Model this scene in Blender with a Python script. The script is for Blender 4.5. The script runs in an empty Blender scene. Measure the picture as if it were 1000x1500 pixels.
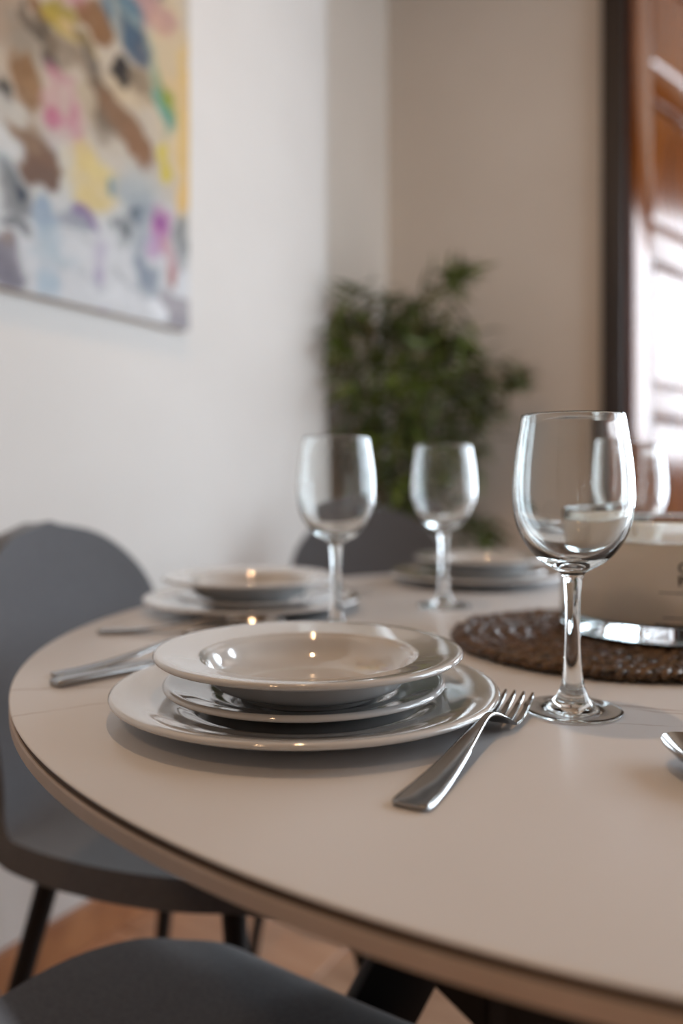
import bpy, bmesh, math, random
import numpy as np
from mathutils import Vector, Matrix, Euler

random.seed(7)
SC = bpy.context.scene
COL = SC.collection
PI = math.pi

# ------------------------------------------------------------------ camera
F = 1190.0                       # focal length in pixels of the 1000 px wide frame
HZ = 705.0                       # horizon row
CZ = 0.91                        # eye height, table top is 0.75
cam_d = bpy.data.cameras.new('camera')
cam = bpy.data.objects.new('camera', cam_d)
COL.objects.link(cam)
cam.location = (0, 0, CZ)
cam.rotation_euler = (PI/2, 0, 0)
cam_d.sensor_fit = 'HORIZONTAL'
cam_d.sensor_width = 24.0
cam_d.lens = 24.0*F/1000.0
cam_d.shift_y = (HZ-750.0)/1000.0
cam_d.clip_start = 0.02
cam_d.dof.use_dof = True
cam_d.dof.focus_distance = 0.50
cam_d.dof.aperture_fstop = 2.5
SC.camera = cam

# ------------------------------------------------------------------ colour management
SC.view_settings.view_transform = 'Standard'
SC.view_settings.look = 'None'
SC.view_settings.exposure = 0.12
SC.view_settings.gamma = 1.0
SC.view_settings.use_curve_mapping = False
SC.cycles.max_bounces = 14
SC.cycles.transmission_bounces = 14
SC.cycles.glossy_bounces = 6
SC.cycles.diffuse_bounces = 5
SC.cycles.caustics_reflective = False
SC.cycles.caustics_refractive = True
SC.cycles.sample_clamp_indirect = 8.0
SC.cycles.blur_glossy = 0.2

# ------------------------------------------------------------------ room axes
# n: across the room from the left wall, m: along the left wall away from the camera
NX = Vector((0.862, -0.507, 0)).normalized()
MX = Vector((0.507, 0.862, 0)).normalized()
def W(n, m, z=0.0):
    return NX*n + MX*m + Vector((0, 0, z))
ROT = math.atan2(MX.y, MX.x)     # heading of the left wall
N_LEFT, N_RIGHT = -1.245, 1.75
M_BACK, M_FRONT = 2.651, -3.4
H = 2.9
M_HALL_END = 5.6

# ------------------------------------------------------------------ world and lights
world = bpy.data.worlds.new('world')
SC.world = world
world.use_nodes = True
bg = world.node_tree.nodes['Background']
bg.inputs[0].default_value = (0.62, 0.76, 1.0, 1)
bg.inputs[1].default_value = 1.0

def area(name, loc, direction, sx, sy, power, color):
    l = bpy.data.lights.new(name, 'AREA')
    l.shape = 'RECTANGLE'; l.size = sx; l.size_y = sy
    l.energy = power; l.color = color
    o = bpy.data.objects.new(name, l); COL.objects.link(o)
    o.location = loc
    o.rotation_euler = Vector(direction).to_track_quat('-Z', 'Y').to_euler()
    return o

# daylight outside the window of the dining room (right) and of the hall beyond the door
area('window_daylight', W(N_RIGHT+0.22, 2.00, 1.45), -NX, 1.15, 2.2, 42.0, (0.80, 0.91, 1.0))
area('balcony_daylight', W(1.12, M_BACK+0.20, 1.40), -MX, 1.15, 2.3, 85.0, (0.78, 0.90, 1.0))
area('added_hall_end_light', W(0.28, M_HALL_END+0.25, 1.4), -MX, 1.1, 2.4, 110.0, (0.78, 0.90, 1.0))  # added light through the doorway, for the table's right side and glass edges
area('hall_daylight', W(1.10, 4.32, 1.72), -NX, 2.1, 1.6, 84.0, (0.90, 0.94, 1.0))
WARM = (1.0, 0.62, 0.34)
LAMPS = [(W(-0.48, 0.62), 0.03, 8.5, 'small round warm downlight in the ceiling above the table'), (W(-0.2, -1.5), 0.12, 9.0, 'unseen round warm fill lamp added at the ceiling behind the camera')]

# ------------------------------------------------------------------ helpers
def link(o, parent=None):
    COL.objects.link(o)
    if parent is not None:
        o.parent = parent
    return o

def thing(name, label, cat, loc=(0, 0, 0), rz=0.0, group=None):
    o = bpy.data.objects.new(name, None)
    link(o)
    o.location = loc
    o.rotation_euler = (0, 0, rz)
    o.empty_display_size = 0.05
    o['label'] = label; o['category'] = cat
    if group: o['group'] = group
    return o

def tag(o, label, cat, group=None):
    o['label'] = label; o['category'] = cat
    if group: o['group'] = group
    return o

def finish(name, bm, mat, parent=None, smooth=True, angle=None, kind=None, mods=None):
    me = bpy.data.meshes.new(name)
    bmesh.ops.recalc_face_normals(bm, faces=bm.faces[:])
    if smooth:
        for f in bm.faces: f.smooth = True
        if angle is not None:
            for e in bm.edges:
                if len(e.link_faces) == 2 and e.calc_face_angle(0) > angle:
                    e.smooth = False
    bm.to_mesh(me); bm.free()
    me.materials.append(mat)
    o = bpy.data.objects.new(name, me)
    link(o, parent)
    if kind: o['kind'] = kind
    return o

def add_box(bm, c, s, rot=None, bevel=0.0, segs=2):
    """box with centre c, size s, optional rotation matrix, optional bevel"""
    r = bmesh.ops.create_cube(bm, size=1.0)
    vs = r['verts']
    M = Matrix.Translation(Vector(c)) @ (rot.to_4x4() if rot is not None else Matrix.Identity(4)) @ Matrix.Diagonal((s[0], s[1], s[2], 1))
    bmesh.ops.transform(bm, matrix=M, verts=vs)
    if bevel > 0:
        es = list({e for v in vs for e in v.link_edges})
        bmesh.ops.bevel(bm, geom=es, offset=bevel, segments=segs, affect='EDGES', profile=0.5)

def room_box(bm, n0, n1, m0, m1, z0, z1, bevel=0.0):
    c = W((n0+n1)/2, (m0+m1)/2, (z0+z1)/2)
    add_box(bm, c, (abs(m1-m0), abs(n1-n0), abs(z1-z0)), Matrix.Rotation(ROT, 3, 'Z'), bevel)

def lathe(bm, prof, segs=64, c=(0, 0, 0)):
    """revolve a list of (r, z); points with r==0 become poles"""
    rings = []
    for r, z in prof:
        if r < 1e-6:
            rings.append([bm.verts.new((c[0], c[1], c[2]+z))])
        else:
            rings.append([bm.verts.new((c[0]+r*math.cos(2*PI*k/segs), c[1]+r*math.sin(2*PI*k/segs), c[2]+z)) for k in range(segs)])
    for a, b in zip(rings, rings[1:]):
        for k in range(segs):
            k2 = (k+1) % segs
            if len(a) == 1 and len(b) == 1: continue
            if len(a) == 1: bm.faces.new((a[0], b[k], b[k2]))
            elif len(b) == 1: bm.faces.new((a[k], a[k2], b[0]))
            else: bm.faces.new((a[k], a[k2], b[k2], b[k]))

def smooth_curve(pts, n=6):
    """Catmull-Rom through a list of tuples"""
    out = []
    P = [np.array(p, float) for p in pts]
    P = [2*P[0]-P[1]] + P + [2*P[-1]-P[-2]]
    for i in range(1, len(P)-2):
        for k in range(n):
            t = k/n
            a, b, c, d = P[i-1], P[i], P[i+1], P[i+2]
            out.append(tuple(0.5*((2*b)+(-a+c)*t+(2*a-5*b+4*c-d)*t*t+(-a+3*b-3*c+d)*t**3)))
    out.append(tuple(P[-2]))
    return out

def tube(bm, pts, radii, segs=8, caps=True):
    pts = [Vector(p) for p in pts]
    if not hasattr(radii, '__len__'): radii = [radii]*len(pts)
    rings = []
    prev = None
    for i, p in enumerate(pts):
        d = (pts[min(i+1, len(pts)-1)] - pts[max(i-1, 0)]).normalized()
        up = prev if prev is not None else (Vector((0, 0, 1)) if abs(d.z) < 0.9 else Vector((1, 0, 0)))
        a = d.cross(up)
        if a.length < 1e-6: a = d.orthogonal()
        a.normalize(); b = a.cross(d).normalized(); prev = b
        rings.append([bm.verts.new(p + (a*math.cos(2*PI*k/segs)+b*math.sin(2*PI*k/segs))*radii[i]) for k in range(segs)])
    for A, B in zip(rings, rings[1:]):
        for k in range(segs):
            bm.faces.new((A[k], A[(k+1) % segs], B[(k+1) % segs], B[k]))
    if caps:
        bm.faces.new(rings[0][::-1]); bm.faces.new(rings[-1])

def loft(bm, rings, closed_ring=True, caps=True):
    R = [[bm.verts.new(p) for p in ring] for ring in rings]
    n = len(R[0])
    for A, B in zip(R, R[1:]):
        for k in range(n if closed_ring else n-1):
            bm.faces.new((A[k], A[(k+1) % n], B[(k+1) % n], B[k]))
    if caps and closed_ring:
        bm.faces.new(R[0][::-1]); bm.faces.new(R[-1])
    return R

# ------------------------------------------------------------------ materials
def new_mat(name):
    m = bpy.data.materials.new(name); m.use_nodes = True
    nt = m.node_tree
    return m, nt, nt.nodes['Principled BSDF']

def N(nt, kind, **kw):
    n = nt.nodes.new(kind)
    for k, v in kw.items(): setattr(n, k, v)
    return n

def noise_bump(nt, p, scale, strength, dist=0.001, detail=4.0, coords='Object'):
    tc = N(nt, 'ShaderNodeTexCoord'); no = N(nt, 'ShaderNodeTexNoise'); b = N(nt, 'ShaderNodeBump')
    no.inputs['Scale'].default_value = scale; no.inputs['Detail'].default_value = detail
    b.inputs['Strength'].default_value = strength; b.inputs['Distance'].default_value = dist
    nt.links.new(tc.outputs[coords], no.inputs['Vector'])
    nt.links.new(no.outputs['Fac'], b.inputs['Height'])
    nt.links.new(b.outputs['Normal'], p.inputs['Normal'])
    return no

def mottled(name, c1, c2, scale, rough, bump=0.0, bdist=0.001, spec=0.5, metal=0.0, detail=4.0, lo=0.3, hi=0.7, stretch=None, rand=0.0):
    """two-colour noise material with bump"""
    m, nt, p = new_mat(name)
    tc = N(nt, 'ShaderNodeTexCoord'); no = N(nt, 'ShaderNodeTexNoise'); cr = N(nt, 'ShaderNodeValToRGB')
    vec = tc.outputs['Object']
    if stretch:
        mp = N(nt, 'ShaderNodeMapping'); mp.inputs['Scale'].default_value = stretch
        nt.links.new(vec, mp.inputs['Vector']); vec = mp.outputs['Vector']
    no.inputs['Scale'].default_value = scale; no.inputs['Detail'].default_value = detail
    nt.links.new(vec, no.inputs['Vector'])
    cr.color_ramp.elements[0].position = lo; cr.color_ramp.elements[1].position = hi
    cr.color_ramp.elements[0].color = (*c1, 1); cr.color_ramp.elements[1].color = (*c2, 1)
    nt.links.new(no.outputs['Fac'], cr.inputs['Fac'])
    out = cr.outputs['Color']
    if rand > 0:
        oi = N(nt, 'ShaderNodeObjectInfo'); hs = N(nt, 'ShaderNodeHueSaturation'); mr = N(nt, 'ShaderNodeMapRange')
        mr.inputs['To Min'].default_value = 1-rand; mr.inputs['To Max'].default_value = 1+rand
        nt.links.new(oi.outputs['Random'], mr.inputs['Value'])
        nt.links.new(mr.outputs['Result'], hs.inputs['Value'])
        nt.links.new(out, hs.inputs['Color']); out = hs.outputs['Color']
    nt.links.new(out, p.inputs['Base Color'])
    p.inputs['Roughness'].default_value = rough
    p.inputs['Specular IOR Level'].default_value = spec
    p.inputs['Metallic'].default_value = metal
    if bump > 0:
        b = N(nt, 'ShaderNodeBump'); b.inputs['Strength'].default_value = bump; b.inputs['Distance'].default_value = bdist
        nt.links.new(no.outputs['Fac'], b.inputs['Height']); nt.links.new(b.outputs['Normal'], p.inputs['Normal'])
    return m

M_WALL = mottled('white_plaster', (0.645, 0.625, 0.60), (0.68, 0.66, 0.635), 3.0, 0.75, 0.15, 0.002, spec=0.25)
M_BEIGE = mottled('beige_plaster', (0.69, 0.635, 0.57), (0.73, 0.675, 0.61), 3.0, 0.8, 0.15, 0.002, spec=0.25)
M_TAUPE = mottled('taupe_plaster', (0.34, 0.27, 0.22), (0.38, 0.31, 0.25), 3.0, 0.8)
M_PANELLING = mottled('dark_wood_panelling', (0.11, 0.055, 0.028), (0.18, 0.095, 0.050), 4.0, 0.7, stretch=(6, 6, 0.6))
M_CEIL = mottled('ceiling_wood', (0.22, 0.14, 0.085), (0.36, 0.24, 0.15), 4.0, 0.55, stretch=(1, 8, 1))
M_FLOORBASE = mottled('floor_screed', (0.16, 0.09, 0.06), (0.2, 0.12, 0.08), 8, 0.8)
M_PLANK = mottled('floor_wood', (0.36, 0.19, 0.11), (0.50, 0.29, 0.18), 6, 0.42, 0.1, 0.001, stretch=(6, 1, 1), rand=0.14)
M_SKIRT = mottled('skirting_wood', (0.30, 0.12, 0.05), (0.42, 0.19, 0.08), 5, 0.4, 0.1, 0.001, stretch=(1, 6, 6))
M_MAHOG = mottled('varnished_mahogany', (0.085, 0.018, 0.002), (0.21, 0.058, 0.005), 7, 0.16, 0.0, 0.001, stretch=(6, 6, 0.6), spec=0.8)
M_DARKFRAME = mottled('dark_wood_casing', (0.018, 0.012, 0.010), (0.034, 0.022, 0.018), 9, 0.45, 0.1, 0.001, stretch=(5, 5, 0.5))
M_WHITEFRAME = mottled('white_window_paint', (0.75, 0.75, 0.74), (0.8, 0.8, 0.79), 10, 0.4)
M_FABRIC = mottled('grey_upholstery', (0.092, 0.095, 0.104), (0.120, 0.123, 0.134), 260, 0.85, 0.35, 0.0006, spec=0.3, detail=2)
M_FABRIC.node_tree.nodes['Principled BSDF'].inputs['Sheen Weight'].default_value = 0.35
M_FABRIC.node_tree.nodes['Principled BSDF'].inputs['Sheen Roughness'].default_value = 0.4
M_BLACK = mottled('black_powder_coat', (0.008, 0.008, 0.009), (0.011, 0.011, 0.012), 300, 0.5, 0.1, 0.0003, spec=0.25)
M_BOARD = mottled('table_underboard', (0.60, 0.50, 0.42), (0.66, 0.55, 0.47), 30, 0.6, 0.05)
M_GAP = mottled('dark_shadow_gap', (0.11, 0.08, 0.06), (0.14, 0.10, 0.075), 30, 0.8)  # shade of the gap below the tabletop, put into a brown colour
M_PLATE = mottled('glazed_porcelain', (0.54, 0.54, 0.535), (0.56, 0.56, 0.555), 5, 0.07, spec=0.65)
M_PLATE.node_tree.nodes['Principled BSDF'].inputs['Coat Weight'].default_value = 1.0
M_PLATE.node_tree.nodes['Principled BSDF'].inputs['Coat Roughness'].default_value = 0.02
M_PLATE.node_tree.nodes['Principled BSDF'].inputs['Coat IOR'].default_value = 1.6
M_STEEL = mottled('polished_steel', (0.36, 0.357, 0.355), (0.40, 0.397, 0.395), 50, 0.13, 0.03, 0.0002, metal=1.0)
M_WAX = mottled('cream_wax', (0.72, 0.65, 0.54), (0.76, 0.69, 0.58), 20, 0.5, 0.03)
M_WAX.node_tree.nodes['Principled BSDF'].inputs['Subsurface Weight'].default_value = 0.25
M_WAX.node_tree.nodes['Principled BSDF'].inputs['Subsurface Radius'].default_value = (0.012, 0.008, 0.005)
M_WAX.node_tree.nodes['Principled BSDF'].inputs['Coat Weight'].default_value = 0.8
M_WAX.node_tree.nodes['Principled BSDF'].inputs['Coat Roughness'].default_value = 0.02
M_WICK = mottled('cotton_wick', (0.55, 0.52, 0.46), (0.65, 0.62, 0.55), 100, 0.9)
M_INK = mottled('dark_print', (0.02, 0.016, 0.012), (0.03, 0.024, 0.018), 100, 0.6)
M_STRAW = mottled('woven_seagrass', (0.008, 0.005, 0.003), (0.16, 0.085, 0.037), 110, 0.36, 0.9, 0.0012, spec=0.5, detail=5, stretch=(1, 1, 3))
M_FIBRE = mottled('loose_fibre', (0.22, 0.12, 0.05), (0.36, 0.21, 0.10), 200, 0.7)
M_LEAF = mottled('bamboo_leaf', (0.026, 0.055, 0.008), (0.150, 0.190, 0.028), 30, 0.55, rand=0.5, spec=0.3)
M_CANE = mottled('bamboo_cane', (0.16, 0.12, 0.045), (0.26, 0.19, 0.08), 40, 0.5)
M_POT = mottled('grey_planter', (0.20, 0.19, 0.18), (0.26, 0.25, 0.24), 20, 0.7, 0.1)
M_SOIL = mottled('potting_soil', (0.03, 0.02, 0.014), (0.07, 0.05, 0.035), 60, 0.95, 0.8, 0.006)
M_BULBTRIM = mottled('white_lamp_trim', (0.8, 0.8, 0.8), (0.82, 0.82, 0.82), 10, 0.4)

def glass(name, ior=1.5, color=(0.985, 0.992, 0.99)):
    m = bpy.data.materials.new(name); m.use_nodes = True
    nt = m.node_tree; nt.nodes.clear()
    o = N(nt, 'ShaderNodeOutputMaterial'); g = N(nt, 'ShaderNodeBsdfGlass')
    g.inputs['IOR'].default_value = ior; g.inputs['Roughness'].default_value = 0.0
    # faint noise in the tint, like slightly uneven glass
    tc = N(nt, 'ShaderNodeTexCoord'); no = N(nt, 'ShaderNodeTexNoise'); cr = N(nt, 'ShaderNodeValToRGB')
    no.inputs['Scale'].default_value = 8
    cr.color_ramp.elements[0].color = (*[c*0.99 for c in color], 1); cr.color_ramp.elements[1].color = (*color, 1)
    nt.links.new(tc.outputs['Object'], no.inputs['Vector']); nt.links.new(no.outputs['Fac'], cr.inputs['Fac'])
    nt.links.new(cr.outputs['Color'], g.inputs['Color'])
    nt.links.new(g.outputs[0], o.inputs['Surface'])
    return m
M_GLASS = glass('clear_glass')
M_GLASS2 = glass('thick_candle_glass', 1.48, (0.93, 0.955, 0.96))

def emission(name, color, strength):
    m = bpy.data.materials.new(name); m.use_nodes = True
    nt = m.node_tree; nt.nodes.clear()
    o = N(nt, 'ShaderNodeOutputMaterial'); e = N(nt, 'ShaderNodeEmission')
    e.inputs[0].default_value = (*color, 1); e.inputs[1].default_value = strength
    nt.links.new(e.outputs[0], o.inputs['Surface'])
    return m

def marble():
    m, nt, p = new_mat('white_ceramic_with_brown_veins')
    tc = N(nt, 'ShaderNodeTexCoord')
    base = N(nt, 'ShaderNodeTexNoise'); base.inputs['Scale'].default_value = 2.5; base.inputs['Detail'].default_value = 3
    cr = N(nt, 'ShaderNodeValToRGB')
    cr.color_ramp.elements[0].position = 0.3; cr.color_ramp.elements[1].position = 0.7
    cr.color_ramp.elements[0].color = (0.605, 0.61, 0.625, 1); cr.color_ramp.elements[1].color = (0.665, 0.67, 0.685, 1)
    nt.links.new(tc.outputs['Object'], base.inputs['Vector']); nt.links.new(base.outputs['Fac'], cr.inputs['Fac'])
    col = cr.outputs['Color']
    # long thin veins: distorted bands, broken up by a mask
    def MA(op, a, b=None, c=None):
        n = N(nt, 'ShaderNodeMath', operation=op)
        for i, v in enumerate((a, b, c)):
            if v is None: continue
            if isinstance(v, (int, float)): n.inputs[i].default_value = v
            else: nt.links.new(v, n.inputs[i])
        return n.outputs[0]
    def step(v, a, b):
        r = N(nt, 'ShaderNodeMapRange'); r.interpolation_type = 'SMOOTHSTEP'
        nt.links.new(v, r.inputs['Value']); r.inputs['From Min'].default_value = a; r.inputs['From Max'].default_value = b
        return r.outputs['Result']
    sep = N(nt, 'ShaderNodeSeparateXYZ'); nt.links.new(tc.outputs['Object'], sep.inputs[0])
    X, Y = sep.outputs['X'], sep.outputs['Y']
    w1 = N(nt, 'ShaderNodeTexNoise'); w1.inputs['Scale'].default_value = 9; w1.inputs['Detail'].default_value = 5
    w2 = N(nt, 'ShaderNodeTexNoise'); w2.inputs['Scale'].default_value = 28; w2.inputs['Detail'].default_value = 3
    nt.links.new(tc.outputs['Object'], w1.inputs['Vector']); nt.links.new(tc.outputs['Object'], w2.inputs['Vector'])
    # veins: x range, y = a*x + b in table coordinates, width, strength
    for (x0, x1, a, b0, wd, st) in ((-0.62, -0.47, 0.25, -0.070, 0.0016, .9), (-0.58, -0.44, 0.55, 0.030, 0.0026, .35), (-0.46, -0.30, 0.5, 0.02, 0.0028, .5),
                                    (-0.16, 0.30, -0.22, -0.282, 0.0022, .75), (-0.125, 0.02, -0.34, -0.303, 0.0016, .7), (-0.15, -0.10, -0.2, -0.322, 0.0012, .5),
                                    (0.05, 0.5, 0.4, 0.20, 0.0026, .6), (-0.30, 0.10, 0.35, 0.42, 0.003, .5), (-0.1, 0.45, 0.55, -0.45, 0.0022, .5), (0.1, 0.6, -0.5, 0.12, 0.002, .5),
                                    (-0.60, -0.45, 0.30, 0.25, 0.0035, .6)):
        wob = MA('MULTIPLY', MA('SUBTRACT', w1.outputs['Fac'], 0.5), 0.045)
        line = MA('SUBTRACT', MA('SUBTRACT', MA('SUBTRACT', Y, MA('MULTIPLY', X, a)), b0), wob)
        core = MA('SUBTRACT', 1.0, step(MA('ABSOLUTE', line), wd*0.15, wd))
        rng_ = MA('MULTIPLY', step(X, x0-0.02, x0+0.02), MA('SUBTRACT', 1.0, step(X, x1-0.02, x1+0.02)))
        f = MA('MULTIPLY', MA('MULTIPLY', core, rng_), MA('MULTIPLY', step(w2.outputs['Fac'], 0.30, 0.55), st))
        mx = N(nt, 'ShaderNodeMixRGB'); mx.inputs['Color2'].default_value = (0.22, 0.14, 0.10, 1)
        nt.links.new(f, mx.inputs['Fac']); nt.links.new(col, mx.inputs['Color1'])
        col = mx.outputs['Color']
    nt.links.new(col, p.inputs['Base Color'])
    p.inputs['Roughness'].default_value = 0.30
    p.inputs['Specular IOR Level'].default_value = 0.5
    return m
M_MARBLE = marble()

# ------------------------------------------------------------------ room shell
def struct(name, bm, mat, smooth=False, parent=None):
    o = finish(name, bm, mat, parent, smooth=smooth)
    if parent is None: o['kind'] = 'structure'
    return o

REC = N_LEFT - 0.12              # the recessed stretch of wall by the corner
M_HALL = 5.6
# floor: screed with separate boards laid on it
bm = bmesh.new(); room_box(bm, -1.9, 2.3, M_FRONT-0.1, M_HALL+0.2, -0.10, -0.012)
floor = struct('floor', bm, M_FLOORBASE)
PW, PL = 0.19, 1.15
plank_meshes = {}
def plank(n0, n1, m0, m1):
    key = (round(n1-n0, 4), round(m1-m0, 4))
    if key not in plank_meshes:
        b = bmesh.new(); add_box(b, (0, 0, -0.006), (key[1]-0.004, key[0]-0.004, 0.012), None, 0.0015, 1)
        o = finish('floor_board', b, M_PLANK, floor, smooth=False)
        plank_meshes[key] = o.data
    else:
        o = bpy.data.objects.new('floor_board', plank_meshes[key]); link(o, floor)
    o.location = W((n0+n1)/2, (m0+m1)/2, 0); o.rotation_euler = (0, 0, ROT)
row = 0; n = N_LEFT-0.12
while n < N_RIGHT+0.4:
    m = M_FRONT - (row*0.43 % PL)
    while m < M_HALL:
        a, b_ = max(m, M_FRONT), min(m+PL, M_HALL)
        if b_-a > 0.05: plank(n, n+PW, a, b_)
        m += PL
    n += PW; row += 1

bm = bmesh.new(); room_box(bm, -1.9, 2.3, M_FRONT-0.1, M_HALL+0.2, H, H+0.1); struct('ceiling', bm, M_CEIL)
# left wall up to its outer corner, then the recessed stretch
M_EDGE = 2.03
bm = bmesh.new(); room_box(bm, N_LEFT-0.3, N_LEFT, M_FRONT-0.1, M_EDGE, -0.02, H, 0.004); struct('wall_left', bm, M_WALL)
bm = bmesh.new(); room_box(bm, REC-0.18, REC, M_EDGE, M_BACK+0.02, -0.02, H); struct('wall_left_recess', bm, M_BEIGE)
# back wall with door opening
DN0, DN1, DZ = -0.525, 0.40, 2.72
bm = bmesh.new()
room_box(bm, REC-0.15, DN0-0.01, M_BACK, M_BACK+0.12, -0.02, H)
BN0, BN1, BZ0, BZ1 = 0.60, 1.66, 0.12, 2.50
room_box(bm, DN1+0.01, BN0, M_BACK, M_BACK+0.12, -0.02, H); room_box(bm, BN1, N_RIGHT+0.1, M_BACK, M_BACK+0.12, -0.02, H)
room_box(bm, BN0, BN1, M_BACK, M_BACK+0.12, -0.02, BZ0); room_box(bm, BN0, BN1, M_BACK, M_BACK+0.12, BZ1, H)
room_box(bm, DN0-0.01, DN1+0.01, M_BACK, M_BACK+0.12, DZ+0.01, H)
struct('wall_back', bm, M_BEIGE)
# right wall with window opening
WM0, WM1, WZ0, WZ1 = 1.45, 2.55, 0.40, 2.50
bm = bmesh.new()
room_box(bm, N_RIGHT, N_RIGHT+0.18, M_FRONT-0.1, WM0, -0.02, H)
room_box(bm, N_RIGHT, N_RIGHT+0.18, WM1, M_BACK+0.12, -0.02, H)
room_box(bm, N_RIGHT, N_RIGHT+0.18, WM0, WM1, -0.02, WZ0)
room_box(bm, N_RIGHT, N_RIGHT+0.18, WM0, WM1, WZ1, H)
struct('wall_right', bm, M_WALL)
bm = bmesh.new(); room_box(bm, N_LEFT-0.3, N_RIGHT+0.1, M_FRONT-0.1, M_FRONT, -0.02, H); struct('wall_front', bm, M_TAUPE)
def window_frame(name, n0, n1, m0, m1, z0, z1, bars, rails):
    bm = bmesh.new(); w = 0.06
    room_box(bm, n0, n1, m0, m0+w, z0, z1); room_box(bm, n0, n1, m1-w, m1, z0, z1)
    room_box(bm, n0, n1, m0+w, m1-w, z0, z0+w); room_box(bm, n0, n1, m0+w, m1-w, z1-w, z1)
    for b in bars: room_box(bm, n0, n1, b-0.04, b+0.04, z0+w, z1-w)
    for r in rails: room_box(bm, n0+0.005, n1-0.005, m0+w, m1-w, r-0.02, r+0.02)
    return struct(name, bm, M_WHITEFRAME)
window_frame('window_1', N_RIGHT+0.05, N_RIGHT+0.11, WM0, WM1, WZ0, WZ1, [(WM0+WM1)/2], [])
# hall beyond the doorway
HM0, HM1, HZ0, HZ1 = 3.30, 5.35, 0.98, 2.48
bm = bmesh.new()
room_box(bm, 0.9, 1.02, M_BACK+0.35, HM0, -0.02, H); room_box(bm, 0.9, 1.02, HM1, M_HALL, -0.02, H); room_box(bm, 0.46, 0.9, M_BACK+0.35, M_BACK+0.40, -0.02, H); room_box(bm, 0.42, 0.46, M_BACK+0.12, M_BACK+0.40, -0.02, H)
room_box(bm, 0.9, 1.02, HM0, HM1, -0.02, HZ0); room_box(bm, 0.9, 1.02, HM0, HM1, HZ1, H)
struct('wall_hall_right', bm, M_PANELLING)
bm = bmesh.new(); room_box(bm, -0.95, -0.83, M_BACK+0.12, M_HALL, -0.02, H); struct('wall_hall_left', bm, M_PANELLING)
bm = bmesh.new(); room_box(bm, -0.95, -0.28, M_HALL, M_HALL+0.12, -0.02, H); room_box(bm, 0.84, 1.02, M_HALL, M_HALL+0.12, -0.02, H)
room_box(bm, -0.28, 0.84, M_HALL, M_HALL+0.12, -0.02, 0.12); room_box(bm, -0.28, 0.84, M_HALL, M_HALL+0.12, 2.6, H); struct('wall_hall_back', bm, M_PANELLING)
bm = bmesh.new(); w = 0.06
for n0, n1, z0, z1 in ((BN0, BN0+w, BZ0, BZ1), (BN1-w, BN1, BZ0, BZ1), (BN0+w, BN1-w, BZ0, BZ0+w), (BN0+w, BN1-w, BZ1-w, BZ1), ((BN0+BN1)/2-.05, (BN0+BN1)/2+.05, BZ0+w, BZ1-w)):
    room_box(bm, n0, n1, M_BACK+0.04, M_BACK+0.10, z0, z1)
struct('window_3', bm, M_WHITEFRAME)
window_frame('window_2', 0.93, 0.98, HM0, HM1, HZ0, HZ1, [], [])

bm = bmesh.new(); w = 0.06
for n0, n1, z0, z1 in ((-0.28, -0.22, 0.12, 2.6), (0.78, 0.84, 0.12, 2.6), (-0.22, 0.78, 0.12, 0.2), (-0.22, 0.78, 2.53, 2.6), (0.25, 0.31, 0.2, 2.53)):
    room_box(bm, n0, n1, M_HALL+0.03, M_HALL+0.09, z0, z1)
struct('added_hall_window', bm, M_WHITEFRAME)  # unseen window frame added for the extra light at the hall end
# skirting boards
bm = bmesh.new(); room_box(bm, N_LEFT, N_LEFT+0.014, M_FRONT, M_EDGE, 0, 0.083, 0.003); struct('baseboard_left', bm, M_SKIRT)
bm = bmesh.new(); room_box(bm, REC, REC+0.014, M_EDGE, M_BACK-0.014, 0, 0.083, 0.003); struct('baseboard_recess', bm, M_SKIRT)
bm = bmesh.new(); room_box(bm, REC, -0.60, M_BACK-0.014, M_BACK, 0, 0.083, 0.003); struct('baseboard_back', bm, M_SKIRT)

# door casing: dark stepped moulding round the opening
bm = bmesh.new()
for n0, n1 in ((DN0-0.070, DN0), (DN1, DN1+0.070)):
    room_box(bm, n0, n1, M_BACK-0.022, M_BACK, 0, DZ+0.062, 0.004)
    s = 0.012
    room_box(bm, (n0+s), (n1-s), M_BACK-0.030, M_BACK-0.020, 0, DZ+0.05, 0.003)
room_box(bm, DN0, DN1, M_BACK-0.022, M_BACK, DZ, DZ+0.062, 0.004)
room_box(bm, DN0-0.01, DN0, M_BACK, M_BACK+0.12, 0, DZ); room_box(bm, DN1, DN1+0.01, M_BACK, M_BACK+0.12, 0, DZ)
room_box(bm, DN0, DN1, M_BACK, M_BACK+0.12, DZ, DZ+0.01)
struct('trim_1', bm, M_DARKFRAME)

# mahogany door, swung open into the hall
door = bpy.data.objects.new('door_1', None); link(door)
door.location = (0.904, 2.568, 0.008); door.rotation_euler = (0, 0, math.atan2(0.678, 0.735))
door['kind'] = 'structure'
DW, DH, DT = 0.82, 2.69, 0.042
def dbox(bm, x0, x1, z0, z1, y0, y1, bev=0.0015):
    add_box(bm, ((x0+x1)/2, (y0+y1)/2, (z0+z1)/2), (x1-x0, y1-y0, z1-z0), None, bev, 2)
for x0, x1 in ((0, 0.117), (DW-0.117, DW)):
    bm = bmesh.new(); dbox(bm, x0, x1, 0, DH, -DT/2, DT/2); finish('stile', bm, M_MAHOG, door, angle=0.6)
rails = [(0.0, 0.22), (1.108, 1.201), (1.622, 1.742), (2.142, 2.252), (2.58, DH)]
for z0, z1 in rails:
    bm = bmesh.new(); dbox(bm, 0.117, DW-0.117, z0, z1, -DT/2, DT/2); finish('rail', bm, M_MAHOG, door, angle=0.6)
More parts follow.
